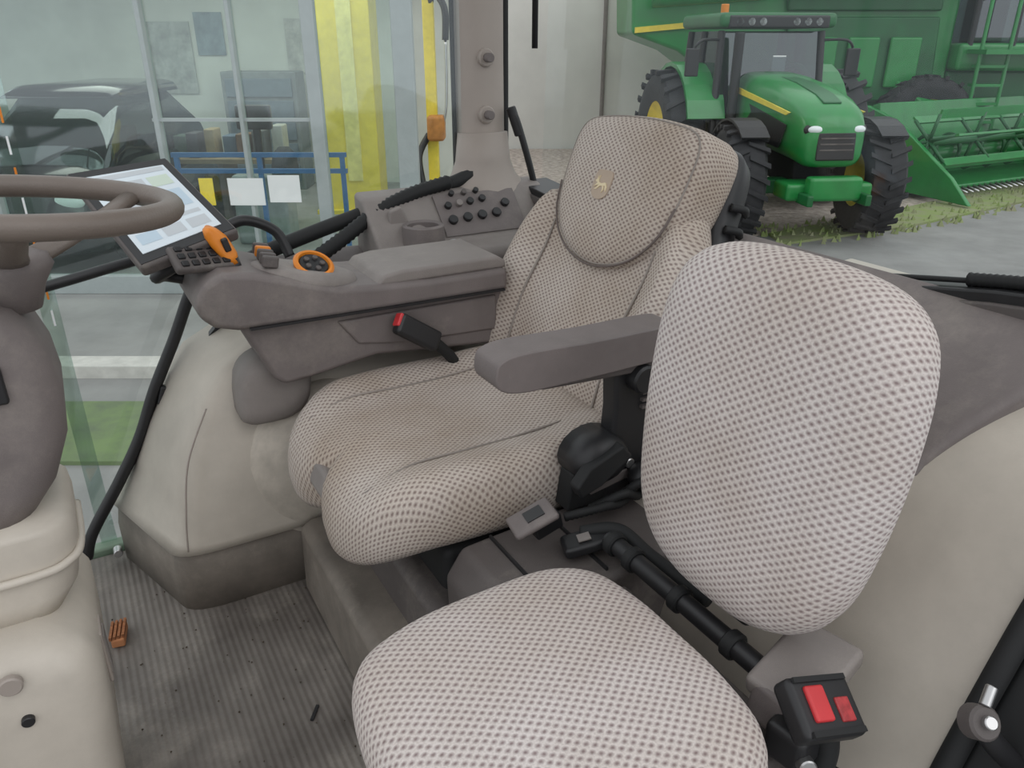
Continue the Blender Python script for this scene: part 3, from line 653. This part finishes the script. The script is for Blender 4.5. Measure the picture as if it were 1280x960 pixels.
def agwheel(par,tag,c,R,W,M,rimr=.55,lugs=22,flip=1):
    T=M@Matrix.Translation(c)@Matrix.Rotation(math.radians(90),4,'X')
    h=W/2
    lathe('tyre_'+tag,[(R*rimr,-h*.8),(R*.75,-h),(R*.88,-h*.97),(R*.945,-h*.8),(R*.955,0),(R*.945,h*.8),(R*.88,h*.97),(R*.75,h),(R*rimr,h*.8),(R*rimr,-h*.8)],TYRE,par,mtx=T,seg=48)
    lathe('rim_'+tag,[(R*rimr,-h*.78),(R*rimr*.95,-h*.6),(R*rimr*.5,-h*.2),(R*.12,-h*.25),(0,-h*.25)],YEL,par,mtx=T)
    lathe('rimb_'+tag,[(R*rimr,h*.78),(R*rimr*.95,h*.6),(R*rimr*.5,h*.2),(R*.12,h*.25),(0,h*.25)],YEL,par,mtx=T)
    vs=[];fs=[]
    for i in range(lugs*2):
        sgn=1 if i%2 else -1;a=math.pi*2*i/(lugs*2)
        L=h*1.05;q=[]
        for (z,da) in((0,0),(sgn*L,.16*flip)):
            for dz in(-.5,.5):
                for r in(R*.93,R):
                    aa=a+da+dz*.085
                    q.append((r*math.cos(aa),r*math.sin(aa),z))
        b=len(vs);vs+=q
        fs+=[tuple(b+k for k in f) for f in((0,1,3,2),(4,6,7,5),(0,4,5,1),(2,3,7,6),(0,2,6,4),(1,5,7,3))]
    mk('lugs_'+tag,vs,fs,TYRE,par,mtx=T)
# ---------------------------------------------------------------- TRACTOR
tr=grp('farm_tractor')
f=Vector((.10,-.995,0)).normalized();fx=Vector((3.98,10.8,G))
TM=Y@Matrix.Translation(fx)@Matrix.Rotation(math.atan2(f.y,f.x),4,'Z')
SA=Matrix.Rotation(math.radians(-8),4,'Z')
STL=Matrix.Translation((0,.97,.74))@SA
STR=Matrix.Translation((0,-.93,.74))@SA
agwheel(tr,'front_l',(0,0,0),.74,.50,TM@STL,.5);agwheel(tr,'front_r',(0,0,0),.74,.50,TM@STR,.5,flip=-1)
agwheel(tr,'rear_l',(-2.4,1.38,1.04),1.04,.66,TM);agwheel(tr,'rear_r',(-2.4,-1.2,1.04),1.04,.62,TM,flip=-1)
box('front_axle',(0,0,.68),(.22,1.5,.2),GREEN2,tr,mtx=TM,bevel=.03);box('rear_axle',(-2.4,0,1.0),(.4,2.0,.4),GREEN2,tr,mtx=TM,bevel=.05)
box('chassis',(-1.2,0,.95),(2.9,.5,.5),BLACKM,tr,mtx=TM,bevel=.05)
box('front_hitch',(.62,0,.72),(.45,1.15,.22),GREEN,tr,mtx=TM,bevel=.05)
box('front_hitch_nose',(.9,0,.78),(.2,.7,.3),GREEN,tr,mtx=TM,bevel=.05)
for s in(-1,1): box('hitch_arm_%d'%(s+1),(.95,s*.38,.66),(.35,.08,.14),GREEN2,tr,mtx=TM,bevel=.02)
def hr(x,w,z0,z1):
    P=[]
    for k in range(24):
        t=2*math.pi*k/24;cx=math.copysign(abs(math.cos(t))**.45,math.cos(t));sz=math.copysign(abs(math.sin(t))**.5,math.sin(t))
        P.append(Vector((x,w*cx,(z0+z1)/2+(z1-z0)/2*sz)))
    return P
loft('hood',[hr(*t) for t in((-1.5,.50,1.15,2.08),(-1.0,.50,1.12,2.05),(-.3,.48,1.08,1.97),(.3,.45,1.04,1.86),(.62,.42,1.0,1.74),(.75,.38,1.02,1.62),(.80,.33,1.06,1.5))],GREEN,tr,mtx=TM)
prism('hood_crease',[(-1.4,2.075),(-.3,1.985),(.3,1.875),(.55,1.79),(.55,1.77),(-1.4,2.05)],-.12,.12,GREEN2,tr,.01,mtx=TM)
box('grille',(.80,0,1.28),(.04,.50,.34),BLACK,tr,mtx=TM,bevel=.02,rot=(0,-6,0))
for i in range(4): box('grille_bar_%d'%i,(.822,0,1.17+.07*i),(.012,.44,.016),DGRAY,tr,mtx=TM)
for s in(-1,1):
    ell('headlight_%d'%(s+1),(.742,s*.27,1.48),(.07,.11,.055),LAMP,tr,mtx=TM)
    ell('headlight_surround_%d'%(s+1),(.715,s*.27,1.475),(.07,.14,.085),BLACK,tr,mtx=TM)
    prism('hood_stripe_%d'%(s+1),[(-1.35,1.78),(.35,1.62),(.45,1.66),(-1.35,1.86)],s*.497-.012,s*.497+.012,YEL,tr,mtx=TM)
    prism('hood_vent_%d'%(s+1),[(-1.0,1.25),(.2,1.20),(.35,1.5),(-1.0,1.68)],s*.485-.01,s*.485+.012,BLACK,tr,mtx=TM)
    arc=[(-2.4+1.15*math.cos(a),1.04+1.15*math.sin(a)) for a in [math.radians(20+14*k) for k in range(11)]]
    arc2=[(-2.4+1.09*math.cos(a),1.04+1.09*math.sin(a)) for a in [math.radians(160-14*k) for k in range(11)]]
    prism('rear_fender_%d'%(s+1),arc+arc2,s*.68,s*1.25,GREEN,tr,mtx=TM)
    arc=[(.82*math.cos(a),.74+.82*math.sin(a)) for a in [math.radians(50+14*k) for k in range(8)]]
    arc2=[(.79*math.cos(a),.74+.79*math.sin(a)) for a in [math.radians(148-14*k) for k in range(8)]]
    prism('front_fender_%d'%(s+1),arc+arc2,s*.75,s*1.12,BLACK,tr,mtx=TM)
    for j,(x0,x1) in enumerate(((-1.45,-1.62),(-2.35,-2.35),(-3.15,-3.0))):
        cyl('cab_pillar_%d_%d'%(s+1,j),(x0,s*.82,1.15),(x1,s*.76,2.62),.055,BLACK,tr,mtx=TM)
    mk('side_glass_%d'%(s+1),[(-1.47,s*.82,1.2),(-3.15,s*.82,1.2),(-3.0,s*.76,2.62),(-1.62,s*.76,2.62)],[(0,1,2,3)],GLASD,tr,mtx=TM)
    tube('mirror_arm_%d'%(s+1),[(-1.6,s*.76,2.5),(-1.45,s*1.08,2.5),(-1.45,s*1.2,2.4)],.02,BLACK,tr,mtx=TM)
    box('mirror_%d'%(s+1),(-1.45,s*1.22,2.2),(.06,.2,.38),BLACK,tr,mtx=TM,bevel=.02)
    for j in range(3): cyl('roof_light_%d_%d'%(s+1,j),(-1.42,s*(.25+.17*j),2.74),(-1.36,s*(.25+.17*j),2.74),.06,LAMP,tr,mtx=TM)
    box('step_%d'%(s+1),(-1.6,s*.85,.6),(.45,.3,.5),BLACKM,tr,mtx=TM,bevel=.03)
mk('windscreen',[(-1.45,-.82,1.3),(-1.45,.82,1.3),(-1.62,.76,2.62),(-1.62,-.76,2.62)],[(0,1,2,3)],GLASD,tr,mtx=TM)
mk('rear_glass',[(-3.15,-.82,1.3),(-3.15,.82,1.3),(-3.0,.76,2.62),(-3.0,-.76,2.62)],[(0,1,2,3)],GLASD,tr,mtx=TM)
box('cab_floor',(-2.3,0,1.12),(1.7,1.5,.2),BLACKM,tr,mtx=TM,bevel=.03)
box('cab_seat',(-2.5,0,1.6),(.5,.5,.9),BLACK,tr,mtx=TM,bevel=.1)
box('windscreen_label',(-1.58,.15,2.15),(.01,.2,.28),WHITE,tr,mtx=TM)
lathe('cab_steering_wheel',[(.17,0),(.19,.015),(.2,0),(.19,-.015),(.17,0)],BLACK,tr,mtx=TM@Matrix.Translation((-1.85,0,1.85))@Matrix.Rotation(math.radians(-25),4,'Y'))
box('roof',(-2.3,0,2.76),(1.85,1.75,.2),GREEN2,tr,mtx=TM,bevel=.07)
box('roof_visor',(-1.42,0,2.74),(.12,1.5,.17),BLACK,tr,mtx=TM,bevel=.03)
cyl('exhaust',(-1.30,-.60,1.3),(-1.30,-.60,2.6),.07,BLACK,tr,mtx=TM)
cyl('beacon',(-2.3,-.5,2.86),(-2.3,-.5,3.0),.06,ORANGE,tr,mtx=TM)
# ---------------------------------------------------------------- COMBINE
cb=grp('combine_harvester')
cm=Y
prism('rear_hood',[(2.3,G+2.6),(2.2,G+4.4),(3.2,G+4.9),(8.3,G+4.9),(8.5,G+4.3),(8.5,G+1.0),(5.6,G+1.0),(4.4,G+1.5),(3.2,G+2.3)],16.2,18.6,GREEN,cb,.08,mtx=cm)
prism('side_panel',[(5.4,G+1.4),(5.2,G+2.9),(8.1,G+2.9),(8.2,G+1.4)],16.05,16.2,GREEN2,cb,.04,mtx=cm)
prism('side_panel_upper',[(5.2,G+3.0),(5.1,G+4.6),(8.1,G+4.6),(8.1,G+3.0)],16.05,16.2,GREEN2,cb,.04,mtx=cm)
prism('yellow_stripe',[(2.35,G+2.62),(2.35,G+2.72),(5.0,G+2.95),(5.0,G+2.85)],16.12,16.2,YEL,cb,mtx=cm)
box('engine_vent',(4.0,16.15,G+3.7),(1.4,.1,.9),BLACK,cb,mtx=cm,bevel=.02)
tube('unloading_auger',[(2.6,15.9,G+3.2),(5.0,15.7,G+3.35),(8.6,15.6,G+3.5)],.16,GREEN,cb,mtx=cm,seg=16)
for i,x in enumerate((5.9,6.7,7.5)): box('belt_guard_%d'%i,(x,16.0,G+2.1),(.6,.08,.9),GREEN,cb,mtx=cm,bevel=.04)
box('cab_body',(9.5,16.9,G+2.2),(2.0,2.0,.5),GREEN,cb,mtx=cm,bevel=.08)
box('cab_under',(9.4,17.0,G+1.5),(1.8,1.6,.9),GREEN2,cb,mtx=cm,bevel=.05)
box('cab_glass',(9.6,16.9,G+3.3),(1.8,1.9,1.7),GLASD,cb,mtx=cm,bevel=.1)
box('cab_interior_seat',(9.4,16.9,G+2.9),(.6,.6,1.0),BLACK,cb,mtx=cm,bevel=.1)
box('cab_roof',(9.6,16.9,G+4.3),(2.1,2.1,.25),GREEN,cb,mtx=cm,bevel=.08)
for i,(x,y) in enumerate(((8.7,15.95),(10.5,15.95),(9.5,15.93))): cyl('cab_post_%d'%i,(x,y,G+2.4),(x,y,G+4.2),.05,BLACK,cb,mtx=cm)
agwheel(cb,'front',(8.0,15.8,G+.95),.95,.6,cm,lugs=18);agwheel(cb,'rear',(4.3,15.9,G+.65),.65,.45,cm,lugs=16)
for i in range(6): box('ladder_rung_%d'%i,(8.95,15.6,G+.4+.33*i),(.5,.25,.05),GREEN,cb,mtx=cm)
for i,s in enumerate((-.26,.26)):
    cyl('ladder_rail_%d'%i,(8.95+s,15.5,G+.3),(8.95+s,15.5,G+3.2),.035,GREEN,cb,mtx=cm)
tube('platform_rail',[(8.69,15.5,G+3.2),(9.6,15.4,G+3.25),(10.5,15.4,G+3.2)],.03,GREEN,cb,mtx=cm)
box('platform',(9.6,15.6,G+2.3),(1.9,.7,.08),GREEN,cb,mtx=cm)
HM=Y@Matrix.Translation((8.9,14.7,G))@Matrix.Rotation(math.radians(-62),4,'Z')
prism('header_trough',[(-.9,.25),(-.9,1.45),(-.75,1.5),(-.6,.7),(-.2,.3),(.5,.22),(.5,.15),(-.8,.15)],-2.4,2.4,GREEN,cb,.02,mtx=HM)
prism('header_end',[(-.95,.15),(-.95,1.45),(-.3,1.25),(.9,.45),(1.3,.06)],-2.5,-2.4,GREEN,cb,.02,mtx=HM)
prism('header_end_b',[(-.95,.15),(-.95,1.45),(-.3,1.25),(.9,.45),(1.3,.06)],2.4,2.5,GREEN,cb,.02,mtx=HM)
cyl('auger',(-.35,-2.38,.62),(-.35,2.38,.62),.24,GREEN,cb,mtx=HM)
hx=[]
for k in range(90):
    a=k*.5;hx.append((-.35+.32*math.cos(a),-2.3+4.6*k/89,.62+.32*math.sin(a)))
tube('auger_flight',hx,.035,GREEN2,cb,mtx=HM,seg=6)
cyl('reel_axle',(.25,-2.3,.95),(.25,2.3,.95),.08,GREEN2,cb,mtx=HM)
for k in range(6):
    a=k*math.pi/3+.3;x=.25+.45*math.cos(a);z=.95+.45*math.sin(a)
    box('reel_bat_%d'%k,(x,0,z),(.14,4.6,.035),GREEN,cb,rot=(0,-math.degrees(a),0),mtx=HM)
    for j,yy in enumerate((-2.3,-1.1,0,1.1,2.3)): tube('reel_spoke_%d_%d'%(k,j),[(.25,yy,.95),(x,yy,z)],.03,GREEN2,cb,smooth=False,mtx=HM,seg=6)
for k in range(30): tube('cutter_finger_%d'%k,[(.5,-2.3+k*.158,.18),(.72,-2.3+k*.158,.12)],.02,METAL,cb,smooth=False,mtx=HM,seg=5)
prism('feeder_house',[(-2.2,1.2),(-2.2,2.0),(-.8,1.25),(-.8,.4)],-.7,.7,GREEN,cb,.04,mtx=HM)

# ================================================================ LIGHT, WORLD, CAMERA
w=bpy.data.worlds.new('World');bpy.context.scene.world=w;w.use_nodes=True
nt=w.node_tree;bg=nt.nodes['Background'];bg.inputs[1].default_value=1.10
tc=nt.nodes.new('ShaderNodeTexCoord');sp=nt.nodes.new('ShaderNodeSeparateXYZ');cr_=nt.nodes.new('ShaderNodeValToRGB')
nt.links.new(tc.outputs['Generated'],sp.inputs[0]);nt.links.new(sp.outputs['Z'],cr_.inputs[0]);nt.links.new(cr_.outputs[0],bg.inputs[0])
cr_.color_ramp.elements[0].color=(.83,.85,.88,1);cr_.color_ramp.elements[0].position=0
cr_.color_ramp.elements[1].color=(.95,.97,1,1);cr_.color_ramp.elements[1].position=.6
sd=bpy.data.lights.new('overcast_sun','SUN');sd.energy=.5;sd.angle=math.radians(45);sd.color=(1,.98,.97)
so_=bpy.data.objects.new('overcast_sun',sd);C.objects.link(so_);so_.rotation_euler=(math.radians(48),0,math.radians(10))
cd=bpy.data.cameras.new('camera');cam=bpy.data.objects.new('camera',cd);C.objects.link(cam)
cd.lens=27;cd.sensor_width=36;cd.clip_start=.05;cd.clip_end=200
cam.location=(0,0,1.15);cam.rotation_euler=(math.radians(90-24.13),0,math.radians(-30))
bpy.context.scene.camera=cam
vs_=bpy.context.scene.view_settings;vs_.view_transform='Standard';vs_.look='None'
